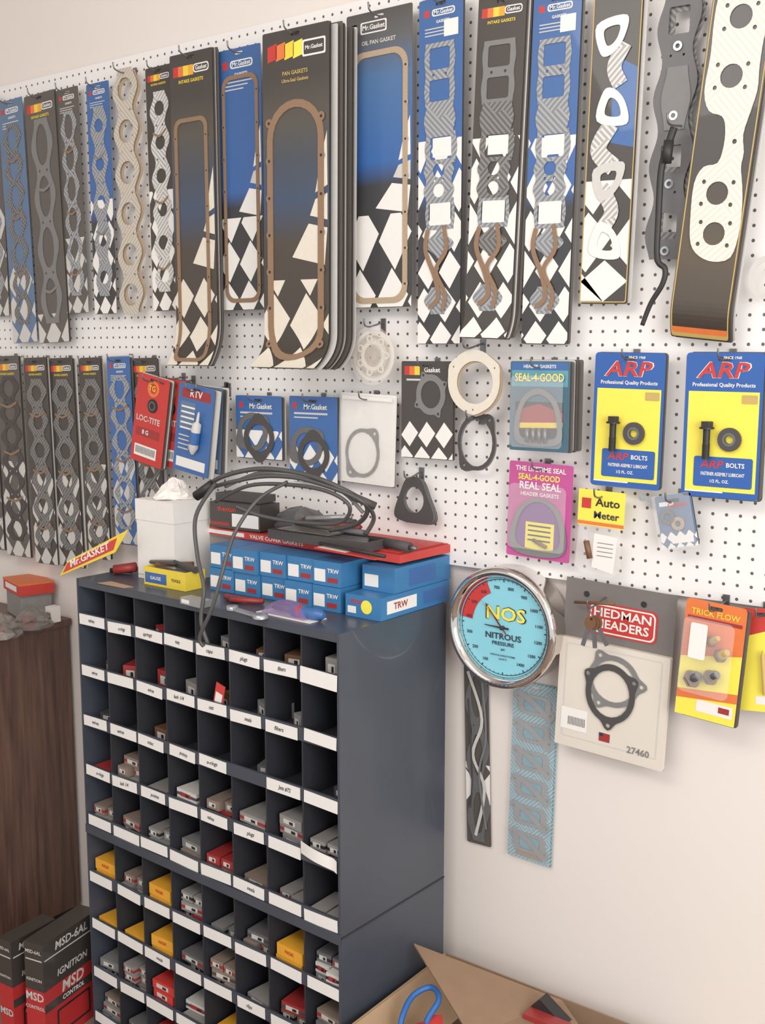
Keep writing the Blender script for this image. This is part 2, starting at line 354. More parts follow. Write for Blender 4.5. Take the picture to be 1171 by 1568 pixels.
def p_a8(c):
    flag(c,.64,.96,2,sk=.1,ph=.3,br=1.3); swoosh(c,.3,.64); hdr(c,True); pan(c,.1,.94,.1,.97,.07,'cork',.2)
card('valve_cover_gasket_card',337,402,72,475,.06,p_a8,base='gblue')
def p_a9(c):
    flag(c,.72,1.0,2,'cream',sk=.12,ph=.2,grow=1.1,br=1.2); swoosh(c,.3,.68,'cream')
    k=c.W/c.H
    for i,mm in enumerate(('red','orange','yellow','yellow2')): c.art([(.08+.13*i,.16*k),(.22+.13*i,.13*k),(.22+.13*i,.3*k),(.08+.13*i,.33*k)],mm)
    c.plate([rr(*c.S(.78,.24*k),c.W*.17,c.W*.09,c.W*.02),rr(*c.S(.78,.24*k),c.W*.15,c.W*.07,c.W*.02)],.0016,.0016,'white'); c.t('Mr.Gasket',.78,.24*k,.045,'white'); c.t('PAN GASKETS',.5,.48*k,.045,'gold')
    c.t('Ultra-Seal Gaskets',.5,.56*k,.04,'gold'); pan(c,.07,.93,.2,.97,.085,'cork',.42)
card('oil_pan_gasket_card',404,504,42,572,.15,p_a9,base='gbb',n=9,curl=(.05,.88),step=.0085,jit=.006,tilt=.6)
def p_a10(c):
    flag(c,.68,.97,2,sk=.1,ph=.4,br=1.5); swoosh(c,.36,.68); k=c.W/c.H
    for i,mm in enumerate(('greyw','greyw')): c.rect(.08,.16,.12*k,.24*k,mm)
    c.plate([rr(*c.S(.42,.18*k),c.W*.2,c.W*.07,c.W*.02),rr(*c.S(.42,.18*k),c.W*.18,c.W*.055,c.W*.02)],.0016,.0016,'white'); c.t('Mr.Gasket',.42,.18*k,.06,'white'); c.t('OIL PAN GASKET',.5,.36*k,.05,'greyw'); pan(c,.06,.94,.13,.985,.07,'corkl',.2)
card('oil_pan_gasket_card',532,631,15,471,.06,p_a10,base='gbl')
card('intake_gasket_card',641,707,-4,527,.06,p_intake(True),base='gblue',n=2)
card('intake_gasket_card',722,794,-6,522,.075,p_intake(False,.3),base='kblack',n=5,tilt=2.3,curl=(.02,.9))
card('intake_gasket_card',808,880,-10,527,.065,p_intake(True,.5),base='gblue',tilt=1.3,n=3)
def p_a14(c):
    c.art([(.45,.2),(.98,.25),(.98,.5),(.5,.48)],'kblue'); flag(c,.6,.8,1,sk=.1,ph=.1); c.art([(.0,.9),(.5,.995),(.0,.995)],'white'); c.art([(.5,.998),(.0,.93),(.5,.86),(1,.93)],'white')
    for i,(x,y) in enumerate(((.42,.14),(.52,.37),(.5,.6),(.5,.8))):
        s=c.W*.36; u,v=c.S(x,y); k=1 if i%2==0 else -1
        tr=[(u-s*.9,v+k*s*.6),(u+s*.9*.9,v+k*s*.9),(u+s*.7,v-k*s*.2),(u+s*.05,v-k*s*.95),(u-s*.6,v-k*s*.9)]
        o=[(p.x,p.y) for p in smooth([Vector((a,b,0)) for a,b in tr],5,True)]; o2=[(u+(a-u)*.5,v+(b-v)*.5) for a,b in o]
        c.plate([o,o2],.0025,.004,'white' if i!=2 else 'greyw')
    c.strip([(.7,.17),(.5,.24),(.65,.3)],.3,'hwhite',.0035); c.strip([(.5,.42),(.25,.5),(.6,.56)],.34,'hwhite',.0035); c.strip([(.35,.62),(.6,.7),(.4,.76)],.3,'hwhite',.0035)
    c.plate([rr(0,0,c.W/2,c.H/2,.004),rr(0,0,c.W/2-.002,c.H/2-.002,.004)],.0018,.0018,'gold')
card('exhaust_gasket_card',899,972,-14,463,.055,p_a14,base='kblack',tilt=1.6,n=3)
def p_a15(c):
    gasket(c,.02,.95,.02,.98,4,'rect','graphite',.12,.002,hs=.5,skew=.05,vs=.2); gasket(c,.1,1.0,.03,.96,4,'rect','hdark',.12,-.004,hs=.4,skew=.05,vs=.16)
    gasket(c,.2,.85,.3,.52,1,'none','gasketgrey',.1,.0045,bolts=False)
    for y in (.14,.38,.62,.86): c.ring(.5,y+.09,.1,.05,'silver',.006)
card('intake_manifold_gasket',998,1066,-30,405,.05,p_a15,base=None,tilt=1.8)
def p_a16(c):
    o=[(.14,.03),(.5,.0),(.87,.03),(.93,.1),(.9,.17),(.9,.24),(.92,.3),(.86,.36),(.8,.42),(.85,.47),(.84,.51),(.9,.56),(.95,.62),(.96,.7),(.88,.765),(.62,.78),(.36,.765),(.2,.73),(.14,.66),(.12,.56),(.24,.512),(.46,.5),(.52,.45),(.5,.4),(.42,.37),(.2,.355),(.08,.3),(.1,.2),(.08,.1)]
    o=[(p.x,p.y) for p in smooth([Vector((*c.S(*p),0)) for p in o],3,True)]
    hs=[]; g=c.W/c.H
    for x,y in ((.5,.1),(.48,.26),(.52,.585),(.56,.7)):
        hs.append(ell(*c.S(x,y),c.W*.18,c.W*.18,20))
        for dx,dy in ((-.24,-.17),(.24,-.17),(.24,.17),(-.24,.17)): hs.append(ell(*c.S(x+dx,y+dy*g),c.W*.036,c.W*.036,8))
    hs.append(ell(*c.S(.68,.44),c.W*.04,c.W*.04,8))
    c.plate([o]+hs,.002,.004,'hcream'); c.rect(0.03,.97,.972,.99,'orange'); c.plate([rr(0,0,c.W*.485,c.H*.497,.004),rr(0,0,c.W*.465,c.H*.487,.004)],.0018,.0018,'gold')
card('exhaust_gasket_card',1057,1152,-26,516,.07,p_a16,base='ggold',tilt=6.2,n=3,hk=False,curl=(-.02,.9))
def p_ringedge(c): c.ring(.5,.5,.5,.36,'greyw',.002,1.3)
card('round_gasket',1146,1196,378,472,.05,p_ringedge,base=None,hk=False)
st=MB(); pts=[P(*p,.085) for p in ((1032,195),(1022,225),(1012,262),(1008,330),(1006,395),(1018,412),(1014,435),(996,465),(983,498))]
st.tube(smooth(pts,6),.0055,'blk',10,taper=lambda t:1.25-.5*t); st.tube([P(1024,215,.087),P(1020,250,.087)],.009,'blk',10); st.obj('rubber_strap')
hook(1034,197,.08)
# ---------------------------------------------------------------- second row left
rb=[(-32,-2,545,838,'kblack2',7,'hwhite'),(2,38,545,850,'kblack2',7,'gasketdark'),(46,80,548,862,'kblack',6,'hdark'),(84,120,548,866,'kblack',6,'hdark'),(129,162,549,855,'kblack',6,'hdark'),(171,206,546,832,'kblue',6,'hgrey'),(208,248,548,842,'kblack',6,'hdark')]  # leftmost bases greyer, with glare haze put into the colour
for a,b,t,bt,bs,n,gm in rb:
    card('manifold_gasket_card',a,b,t,bt,.045+R.uniform(0,.02),p_multi(n,gm,bs=='kblue',R.choice(['circ','oval']),fl=.52,amp=.2,x0=.08,x1=.94,fm='greyw',hs=.5),base=bs,n=3,tilt=-1.6)
def p_redp(c):
    c.ring(.52,.14,.18,.11,'orange',.002); c.t('TG',.5,.14,.12,'yellow',.003); c.t('LOC-TITE',.45,.5,.13,'greyw',.002,rot=0); c.plate([ell(*c.S(.55,.33),c.W*.15,c.W*.15)],.001,.003,'blk'); c.ring(.55,.33,.1,.07,'steel',.004)
    c.rect(.1,.8,.8,.93,'white'); 
    for i in range(14): c.rect(.15+i*.045,.17+i*.045,.82,.9,'blk',.0018)
    c.rect(.1,.85,.6,.7,'redblk'); c.t('8 G',.4,.65,.1,'white',.002)
card('thread_sealant_packet',234,284,580,715,.10,p_redp,base='redbox',tilt=5,n=2,jit=.012)
card('thread_sealant_packet',206,254,575,712,.12,p_redp,base='red',tilt=11,n=4,jit=.012)
def p_bluep(c):
    c.rect(.1,.9,.05,.16,'redblk'); c.t('RTV',.5,.1,.14,'white'); c.rect(.08,.5,.2,.5,'kblue2'); 
    for i in range(5): c.rect(.12,.5,.25+.06*i,.27+.06*i,'white',.002)
    for i in range(4): c.rect(.1,.4,.58+.05*i,.595+.05*i,'greyw',.002)
    Mx=Matrix.Translation((c.W*.15,-.012,-c.H*.05))@Matrix.Rotation(.1,4,'Y')
    c.lathe([(.001,.06),(.003,.055),(.004,.035),(.011,.03),(.012,-.03),(.004,-.045)],'greyw',14,Mx); c.lathe([(.0122,.01),(.0124,-.02)],'kblue',14,Mx,caps=False)
    c.rect(.08,.9,.84,.95,'white')
card('silicone_sealant_pack',292,340,592,722,.095,p_bluep,base='kblue2',tilt=4,n=3,jit=.01)
card('silicone_sealant_pack',270,324,590,726,.12,p_bluep,base='kblue',tilt=9,n=4,jit=.01)
# ---------------------------------------------------------------- middle small items
def p_small(c):
    flag(c,.55,1,3,sk=.3,br=1.2); k=c.W/c.H; c.t('Mr.Gasket',.55,.17*k,.085,'white'); c.rect(.08,.16,.1*k,.2*k,'red'); c.rect(.1,.8,.26*k,.29*k,'greyw'); c.rect(.1,.6,.33*k,.35*k,'greyw')
    for dx,dy,rt in ((-.05,-.04,0),(.1,.05,1)):
        u,v=c.S(.42+dx,.62+dy); o=[]
        for i in range(36):
            a=2*pi*i/36; q=c.W*(.33+.09*max(0,cos(2*(a-.6-rt)))**3); o.append((u+q*cos(a),v+q*sin(a)*.95))
        c.plate([o,ell(u,v,c.W*.23,c.W*.22)],.002+.0015*rt,.0032+.0015*rt,'gasketdark' if rt else 'graphite')
card('water_neck_gasket_card',362,432,606,702,.06,p_small,base='kblue',n=3)
card('water_neck_gasket_card',444,517,607,739,.06,p_small,base='kblue',n=3)
def trigasket(c,x,y,s,mat,w=.003,rot=0.,sy=1.,hole=.62,ears=3,ear=.28):
    u,v=c.S(x,y); o=[]
    for i in range(60):
        a=2*pi*i/60; q=c.W*s*(1+ear*max(0,cos(ears*(a-rot)))**5); o.append((u+q*cos(a),v+q*sin(a)*sy))
    hs=[ell(u,v,c.W*s*hole*1.1,c.W*s*hole*1.1*sy)]
    for k in range(ears):
        a=rot+2*pi*k/ears; hs.append(ell(u+c.W*s*1.08*cos(a),v+c.W*s*1.08*sin(a)*sy,c.W*s*.09,c.W*s*.09,8))
    c.plate([o]+hs,w-.0015,w,mat)
def p_bag1(c):
    trigasket(c,.42,.66,.31,'gasketdark',.004,pi*.28,1.15,.78,2); c.plate([rr(0,0,c.W*.5,c.H*.5,.004)],.008,.008,'bag'); c.rect(.05,.95,.03,.07,'white',.0085)
card('bagged_gasket',522,606,603,741,.05,p_bag1,base='white',n=2,tilt=2)
def p_bag2(c):
    for q,(ro,ri) in enumerate(((.46,.4),(.36,.31),(.27,.2),(.15,.08))): c.ring(.5,.5,ro,ri,'corkl' if q%2 else 'cream',.002+.001*q)
    for k in range(7): a=k*.9; c.ring(.5+.3*cos(a),.5+.3*sin(a)*c.W/c.H,.07,.04,'cream',.006)
    c.plate([ell(0,0,c.W*.5,c.H*.5)],.008,.008,'bag')
card('bagged_cork_rings',539,607,499,590,.06,p_bag2,base=None,tilt=0,hk=False); hook(573,503,.055)
def p_c4(c):
    k=c.W/c.H; flag(c,.62,1,3,'white',sk=.3,ph=.2)
    for i,mm in enumerate(('red','orange','yellow')): c.rect(.06+.1*i,.16+.1*i,.08*k,.22*k,mm)
    c.t('Gasket',.6,.14*k,.08,'white'); c.rect(.1,.45,.28*k,.31*k,'greyw'); trigasket(c,.58,.34,.28,'gasketgrey',.003,.5,1.15,.62,4)
card('carburetor_gasket_card',615,694,553,702,.06,p_c4,base='kblack',n=2)
def p_c5(c):
    o=ell(0,0,c.W*.47,c.H*.46,36); o=[(a*(1+.1*max(0,cos(3*(math.atan2(b,a)-.5)))**4),b*(1+.06*max(0,cos(3*(math.atan2(b,a)-.5)))**4)) for a,b in o]
    hs=[ell(.003,-.002,c.W*.33,c.H*.31,30)]+[ell(c.W*.43*cos(a),c.H*.41*sin(a),.002,.002,8) for a in (.5,2.6,4.7)]
    c.plate([o]+hs,0,.002,'cream'); c.plate([[(x+.004,y-.003) for x,y in l] for l in [o]+hs[:1]],-.004,-.002,'corkl')
card('flange_gasket',684,768,531,637,.07,p_c5,base=None,hk=False); hook(724,536,.06)
def p_c6(c): trigasket(c,.5,.5,.43,'gasketdark',.003,.9,1.25,.8,2); trigasket(c,.52,.52,.43,'gasketgrey',-.001,.9,1.25,.8,2)
card('flange_gasket',697,763,637,718,.05,p_c6,base=None,hk=False); hook(728,642,.045)
def p_c7(c):
    for i in range(5): 
        u,v=c.S(.5,.52); o=[(p.x+.0012*i,p.y-.001*i) for p in smooth([Vector((*c.S(*p),0)) for p in ((.45,.03),(.66,.07),(.82,.42),(.97,.8),(.88,.97),(.5,.99),(.12,.96),(.03,.8),(.16,.42),(.3,.1))],4,True)]
        c.plate([o,ell(u,v,c.W*.24,c.H*.28,18)],-.002*i,-.002*i+.0015,'gasketdark' if i%2==0 else 'gasketgrey')
card('water_pump_gasket',602,666,728,800,.05,p_c7,base=None,hk=False); hook(634,733,.05)
def p_seal(c):
    c.rect(.03,.97,.02,.98,'teal'); c.rect(.03,.97,.02,.1,'kblue',.0017); c.rect(.03,.97,.28,.98,'tealdark',.0016); c.t('SEAL-4-GOOD',.5,.185,.12,'yellow2',.003,sx=.8); c.t('SEAL-4-GOOD',.5,.19,.122,'kblue',.0024,sx=.82); c.t('HEADER GASKETS',.5,.06,.05,'white',.002)
    c.rect(.1,.9,.45,.85,'blk',.0018); c.art([(.1,.55),(.5,.47),(.9,.57),(.9,.67),(.1,.69)],'redblk',.002); c.art([(.1,.69),(.9,.67),(.9,.73),(.1,.75)],'yellow',.002)
    o=[(p.x,p.y) for p in smooth([Vector((*c.S(*p),0)) for p in ((.5,.3),(.78,.42),(.9,.72),(.82,.92),(.2,.92),(.1,.72),(.22,.42))],5,True)]; o2=[(a*.8,b*.8-.004) for a,b in o]
    c.plate([o,o2],.003,.006,'gasketgrey')
    for i in range(4): c.tube([(*[c.S(.34+.1*i,.74)[0]],-.009,c.S(0,.74)[1]),(c.S(.34+.1*i,0)[0],-.009,c.S(0,.9)[1])],.004,'steel',8)
    c.plate([rr(0,-.01,c.W*.44,c.H*.4,.01)],.014,.014,'plastic_clear')
card('header_gasket_blister_pack',781,872,553,691,.08,p_seal,base='tealdark',n=6,jit=.006,step=.005)
def p_pinkc(c):
    c.t('THE LIFETIME SEAL',.5,.07,.07,'white'); c.t('SEAL-4-GOOD',.48,.155,.085,'yellow2',sx=.9); c.t('REAL SEAL',.5,.245,.105,'white'); c.t('HEADER GASKETS',.5,.33,.055,'white')
    o=[(p.x,p.y) for p in smooth([Vector((*c.S(*p),0)) for p in ((.5,.36),(.8,.46),(.95,.75),(.84,.95),(.18,.95),(.06,.75),(.22,.46))],5,True)]; o2=[(a*.8,b*.82-.003) for a,b in o]
    c.plate([o,o2],.003,.006,'gasketgrey'); c.plate([o2],.0015,.0017,'purple'); c.rect(.3,.75,.62,.92,'yellow2',.0022); 
    for i in range(4): c.rect(.34,.7,.65+.05*i,.667+.05*i,'ink',.0026)
    c.tube([(c.S(.45,0)[0],-.008,c.S(0,.8)[1]),(c.S(.66,0)[0],-.008,c.S(0,.86)[1])],.004,'rust',8); c.plate([rr(0,-.012,c.W*.45,c.H*.34,.012)],.013,.013,'plastic_clear')
card('header_gasket_blister_pack',778,875,709,856,.05,p_pinkc,base='pink',tilt=1.5)
def p_arp(c):
    c.rect(.05,.96,.265,.955,'yellow2'); c.t('ARP',.5,.125,.21,'white',.0018,sx=1.3,shear=.2); c.t('ARP',.5,.125,.2,'red',.0024,sx=1.3,shear=.2); c.t('Professional Quality Products',.5,.22,.05,'white',.002,sx=1.0)
    c.t('SINCE 1968',.6,.035,.035,'white'); c.plate([rr(*c.S(.84,.315),c.W*.1,c.W*.055,.002)],.002,.002,'gold'); c.plate([rr(*c.S(.54,.82),c.W*.38,c.H*.105,.004)],.002,.0024,'arpblue')
    c.t('ARP',.4,.77,.1,'red',.003,sx=1.2,shear=.2); c.t('BOLTS',.7,.77,.06,'white',.003); c.t('FASTENER ASSEMBLY LUBRICANT',.54,.835,.045,'white',.003,sx=.62); c.t('1/2 FL. OZ.',.5,.885,.04,'white',.003)
    c.rect(.05,.55,.955,.965,'white',.0018)
    x,_=c.S(.34,0); z1=c.S(0,.47)[1]; z2=c.S(0,.73)[1]
    Mx=Matrix.Translation((x,-.013,0)); c.lathe([(.011,z1),(.011,z1-.01)],'blk',6,Mx,False); c.lathe([(.013,z1-.01),(.013,z1-.013)],'blk',20,Mx); c.lathe([(.0062,z1-.013),(.0062,z2)],'blk',16,Mx)
    for i in range(9): zz=z2+.002+i*.0028; c.lathe([(.0063,zz),(.0074,zz+.0012),(.0063,zz+.0022)],'blk',14,Mx)
    u,v=c.S(.62,.59); c.plate([ell(u,v,c.W*.15,c.W*.15,28),ell(u,v,c.W*.055,c.W*.055,16)],.004,.009,'gasketdark'); c.plate([ell(u,v,c.W*.085,c.W*.085),ell(u,v,c.W*.06,c.W*.06)],.0095,.0095,'steel')
card('bolt_blister_card',908,1015,540,747,.05,p_arp,base='arpblue',r=.007,n=3,tilt=1)
card('bolt_blister_card',1047,1166,540,763,.06,p_arp,base='arpblue',r=.007,n=4,tilt=.3)
def p_meter(c):
    c.rect(0,1,0,.42,'yellow2',.003); c.t('Auto',.64,.14,.17,'blk',.004,sx=1.1); c.t('Meter',.62,.29,.15,'ink',.004,sx=1.1); c.rect(.08,.28,.1,.22,'red',.004); c.rect(0,1,.37,.41,'orange',.0035)
    c.plate([[c.S(.05,.42),c.S(.95,.42),c.S(1,.9),c.S(.8,1),c.S(.15,.98),c.S(.0,.9)]],.004,.005,'bag'); 
    c.plate([[c.S(.4,.5),c.S(.9,.52),c.S(.85,.95),c.S(.38,.9)]],.006,.0065,'white'); c.tube([(*[c.S(.25,.6)[0]],-.009,c.S(0,.6)[1]),(c.S(.35,0)[0],-.009,c.S(0,.8)[1])],.006,'rust',8)
    for i in range(4): c.rect(.48,.82,.6+.05*i,.61+.05*i,'greybox',.007)
card('gauge_fitting_bag',884,955,751,882,.05,p_meter,base=None,tilt=2,hk=True)
def p_keyb(c):
    flag(c,.7,1,4,sk=.2); c.rect(.1,.5,.12,.2,'white'); c.ring(.3,.4,.2,.1,'steel',.006); c.ring(.55,.55,.18,.08,'corkl',.005); c.rect(.3,.9,.78,.92,'white',.002); c.t('Gasket',.6,.2,.14,'red')
    c.plate([rr(0,0,c.W*.52,c.H*.52,.003)],.012,.012,'plastic_clear')
card('fitting_card',1008,1064,757,838,.06,p_keyb,base='kblue2',tilt=-12,n=2)
card('small_clip',975,1005,752,772,.04,lambda c:(c.ring(.3,.5,.2,.1,'silver',.003),c.strip([(.3,.4),(.6,.6),(.95,.8)],.25,'silver',.004)),base=None,hk=False)
# ---------------------------------------------------------------- below pegboard
def p_hed(c):
    c.rect(0,1,0,.335,'fgrey'); 
    c.plate([rr(*c.S(.54,.205),c.W*.31,c.H*.092,.012,6)],.002,.003,'red'); c.plate([rr(*c.S(.54,.205),c.W*.295,c.H*.082,.011,6),rr(*c.S(.54,.205),c.W*.282,c.H*.074,.01,6)],.0034,.0034,'white')
    c.t('HEDMAN',.54,.17,.078,'white',.004,sx=1.2); c.t('HEADERS',.54,.235,.078,'white',.004,sx=1.1); c.plate([ell(*c.S(.72,.08),.006,.006)],.003,.003,'blk'); c.plate([ell(*c.S(.2,.08),.006,.006)],.003,.003,'blk')
    c.plate([rr(*c.S(.5,.67),c.W*.5,c.H*.325,.003)],0,.012,'cream2'); c.plate([rr(*c.S(.5,.655),c.W*.44,c.H*.28,.003),rr(*c.S(.5,.655),c.W*.43,c.H*.275,.003)],.0125,.0125,'greyw')
    trigasket(c,.52,.545,.235,'gasketgrey',.0150,pi/2+.55,.95,.74,3,.3); trigasket(c,.5,.62,.225,'gasketdark',.0165,-pi/2,1.15,.72,3,.25)
    c.rect(.05,.3,.76,.89,'white',.0128); 
    for i in range(12): c.rect(.12+i*.014,.126+i*.014,.81,.86,'blk',.0132)
    c.rect(.42,.52,.86,.91,'redblk',.0132); c.rect(.42,.46,.86,.88,'ink',.0136); c.t('27460',.78,.92,.06,'gasketgrey',.0132)
card('header_gasket_pack',860,1028,896,1160,.035,p_hed,base='fgrey',tilt=2.3,slot=False,hk=False)
kb=MB(); p=P(912,935,.09)
kb.tube(smooth([p+Vector((0,0,.01)),p+Vector((.012,-.004,0)),p+Vector((0,-.004,-.012)),p+Vector((-.012,0,0))],5,True),.0015,'steel',6,closed=True)
for i,a in enumerate((-.5,-.1,.3)):
    Mx=Matrix.Translation(p+Vector((0,-.006-.004*i,-.01)))@Matrix.Rotation(a,4,'Y'); kb.plate([ell(0,-.012,.012,.013,14),ell(0,-.004,.003,.003,8)],0,.002,'rust',Mx); kb.box(-.004,.004,-.003,0,-.06,-.024,'steel',Mx)
kb.tube([P(880,922,.05),P(940,925,.1)],.003,'rust',8); kb.obj('key_bunch')
hook(912,930,.08)
def p_org(c):
    c.art([(0,.5),(1,.4),(1,1),(0,1)],'yellow2',.0018); c.art([(0,.78),(1,.72),(1,.8),(0,.86)],'orange',.002); c.rect(.35,.95,.84,.94,'white',.0024); c.rect(.72,.9,.86,.91,'redblk',.003)
    c.t('TRICK FLOW',.5,.1,.1,'yellow'); c.rect(.05,.95,.14,.17,'redblk',.002)
    c.plate([rr(*c.S(.48,.45),c.W*.42,c.H*.32,.012)],.022,.022,'plastic_clear'); c.plate([rr(*c.S(.33,.32),c.W*.14,c.H*.15,.004)],.024,.0245,'white')
    for (x,y,q) in ((.3,.65,.2),(.6,.6,.17),(.72,.4,.15),(.55,.3,.12)):
        Mx=Matrix.Translation((c.S(x,y)[0],-.012,c.S(x,y)[1]))@Matrix.Rotation(.9,4,'Y')@Matrix.Rotation(.5,4,'X'); c.lathe([(c.W*q*.45,-.014),(c.W*q*.75,-.012),(c.W*q*.75,-.004)],'rust',6,Mx,False); c.lathe([(c.W*q*.5,-.004),(c.W*q*.5,.008),(c.W*q*.35,.014)],'gold' if q<.16 else 'steel',12,Mx)
card('fitting_blister_pack',1042,1135,922,1104,.07,p_org,base='orange',tilt=4,n=2,r=.008)
def p_org2(c):
    c.art([(0,.3),(1,.15),(1,1),(0,1)],'yellow2',.0018); c.rect(.3,.8,.85,.93,'white',.0022); c.lathe([(.001,.03),(.004,.02),(.004,-.05)],'gold',10,Matrix.Translation((0,-.01,-.01)))
card('fitting_blister_pack',1128,1215,932,1090,.045,p_org2,base='redbox',tilt=-6,n=2,r=.008)
def p_e2(c):
    gasket(c,.08,.97,.02,.98,3,'oval','graphite',.2,.004,hs=.5,skew=.08); c.strip([(.2,.05),(.75,.3),(.35,.5),(.8,.68),(.4,.95)],.12,'greyw',.005); c.strip([(.8,.1),(.9,.4),(.6,.6),(.85,.9)],.08,'silver',.0055); c.strip([(.2,.2),(.3,.6),(.2,.8)],.06,'steel',.0055); flag(c,.55,.68,1)
card('timing_cover_gasket_card',713,750,1015,1292,.006,p_e2,base='kblack2',tilt=-2,hk=False)
def p_e3(c):
    for i in range(6):
        y=.06+i*.155; c.plate([rr(*c.S(.5,y+.06),c.W*.36,c.H*.055,.012),rr(*c.S(.5,y+.06),c.W*.24,c.H*.038,.008)],.003,.005,'silver'); c.plate([rr(*c.S(.5,y+.06),c.W*.22,c.H*.034,.006)],.003,.003,'teal'); c.strip([(.12,y),(.5,y+.05),(.88,y+.13)],.11,'silver',.0064)
        c.ring(.14,y+.02,.09,.045,'silver',.006); c.ring(.86,y+.1,.09,.045,'silver',.006)
    c.rect(.2,.8,.94,.98,'cork',.003); c.plate([rr(0,0,c.W*.5,c.H*.5,.003)],.009,.009,'plastic_clear')
card('valley_gasket_card',782,850,1045,1320,.006,p_e3,base='hteal',tilt=1.3,hk=False)
# ---------------------------------------------------------------- clock
def clock():
    off=.085; p=P(765,963,off); top=P(765,871,off); r=(top-p).length
    q=MB(); Mx=Matrix.Rotation(rad(90),4,'X')
    b=.082
    q.lathe([(r*.86,-b),(r*.95,-b),(r*1.0,-b*.75),(r*1.0,-.022),(r*1.02,-.012),(r*1.02,-.003),(r*.97,.006),(r*.9,.004),(r*.84,-.008),(r*.835,-.016)],'chrome',72,Mx,caps=False)
    q.lathe([(0.0001,-b),(r*.86,-b)],'blk',48,Mx,False,caps=False)
    q.lathe([(r*.85,-.015),(0.0001,-.015)],'dial',64,Mx,False,caps=False)
    W=-.0138
    def ar(r0,r1,a0,a1,mat,w,n=14):
        q.plate([[(r0*r*sin(a0+(a1-a0)*i/n),r0*r*cos(a0+(a1-a0)*i/n)) for i in range(n+1)]+[(r1*r*sin(a1-(a1-a0)*i/n),r1*r*cos(a1-(a1-a0)*i/n)) for i in range(n+1)]],w,w,mat)
    ar(.6,.82,rad(-84),rad(-24),'red',W)
    ar(.8,.812,rad(-180),rad(180),'ink',W+.0002,60)
    for i in range(60):
        a=rad(6*i); ar(.76 if i%5==0 else .78,.8,a-.006*(2 if i%5==0 else 1),a+.006*(2 if i%5==0 else 1),'ink',W+.0004,1)
    for i in range(14):
        a=rad(-150+i*300/13); q.text(str(100*(i+1)),.67*r*sin(a),.67*r*cos(a),W+.0006,.055*r,'ink')
    q.text('NOS',.04*r,.22*r,W+.0006,.25*r,'blk',1.15); q.text('NOS',.04*r,.22*r,W+.0012,.225*r,'yellow2',1.2); q.text('NITROUS',0,-.16*r,W+.0008,.105*r,'ink',1.15); q.text('PRESSURE',0,-.28*r,W+.0008,.065*r,'ink',1.1); q.text('psi',0,-.37*r,W+.0008,.045*r,'ink',1.1)
    q.text('NITROUS OXIDE SYSTEMS',0,-.48*r,W+.0008,.03*r,'ink',1); q.text('QUARTZ',0,-.54*r,W+.0008,.028*r,'ink',1)
    def hand(a,l,wd,mat,w):
        d=Vector((sin(a),cos(a))); n=Vector((d.y,-d.x)); q.plate([[tuple(-d*.12*r+n*wd),tuple(d*l*r+n*wd*.4),tuple(d*l*r-n*wd*.4),tuple(-d*.12*r-n*wd)]],w,w+.0006,mat)
    hand(rad(-40),.5,.0014,'blk',-.008); hand(rad(-88),.34,.002,'blk',-.010); hand(rad(-43),.6,.0006,'red',-.006)
    q.lathe([(.0001,-.004),(.004,-.005),(.004,-.013)],'blk',16,Mx,caps=False)
    q.obj('wall_clock',Matrix.Translation(p))
clock()
# ---------------------------------------------------------------- parts cabinet
be=rad(2.5); dF=Vector((cos(be),-sin(be),0)); dD=Vector((-sin(be),-cos(be),0)); g=.05
RR=P(683,910,g); FR=Pp(520,965,RR,dF); FL=Pp(118,890,FR,dD); ZT=(FR.z+FL.z)/2; CD=((FR-RR)).dot(dD)
CW=abs((FL-FR).dot(dF))
o=FR-dF*CW; CM=Matrix(((dF.x,-dD.x,0,o.x),(dF.y,-dD.y,0,o.y),(0,0,1,0),(0,0,0,1)))
ys=[952,1030,1105,1180,1257]
LZ=[Pp(145,y,FR,dD).z for y in ys]
pit=(LZ[0]-LZ[4])/4; LZ=[LZ[0]-i*pit for i in range(5)]; gap=.022
z=LZ[4]-pit-gap
while z>.03: LZ.append(z); z-=pit
NC=8; cw=CW/NC
q=MB()
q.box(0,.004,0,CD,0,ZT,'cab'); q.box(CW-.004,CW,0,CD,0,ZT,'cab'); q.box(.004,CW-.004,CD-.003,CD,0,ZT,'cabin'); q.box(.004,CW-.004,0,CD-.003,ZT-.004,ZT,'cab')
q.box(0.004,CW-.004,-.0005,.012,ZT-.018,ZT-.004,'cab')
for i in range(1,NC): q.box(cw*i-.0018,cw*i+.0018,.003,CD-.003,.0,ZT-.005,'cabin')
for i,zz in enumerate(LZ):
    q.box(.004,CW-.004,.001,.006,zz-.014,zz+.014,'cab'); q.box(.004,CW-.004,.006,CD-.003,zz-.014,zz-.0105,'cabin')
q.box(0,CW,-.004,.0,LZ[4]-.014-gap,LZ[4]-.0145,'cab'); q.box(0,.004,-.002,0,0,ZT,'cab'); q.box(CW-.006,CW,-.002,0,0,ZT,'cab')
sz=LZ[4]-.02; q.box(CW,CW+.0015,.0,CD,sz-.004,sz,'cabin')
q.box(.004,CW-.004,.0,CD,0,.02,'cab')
words=['valves','lash 1/4','Jets #72','plugs','o-rings','filters','wires','clips','bolts 3/8','misc','springs','seals','nuts','points','caps','rotors']
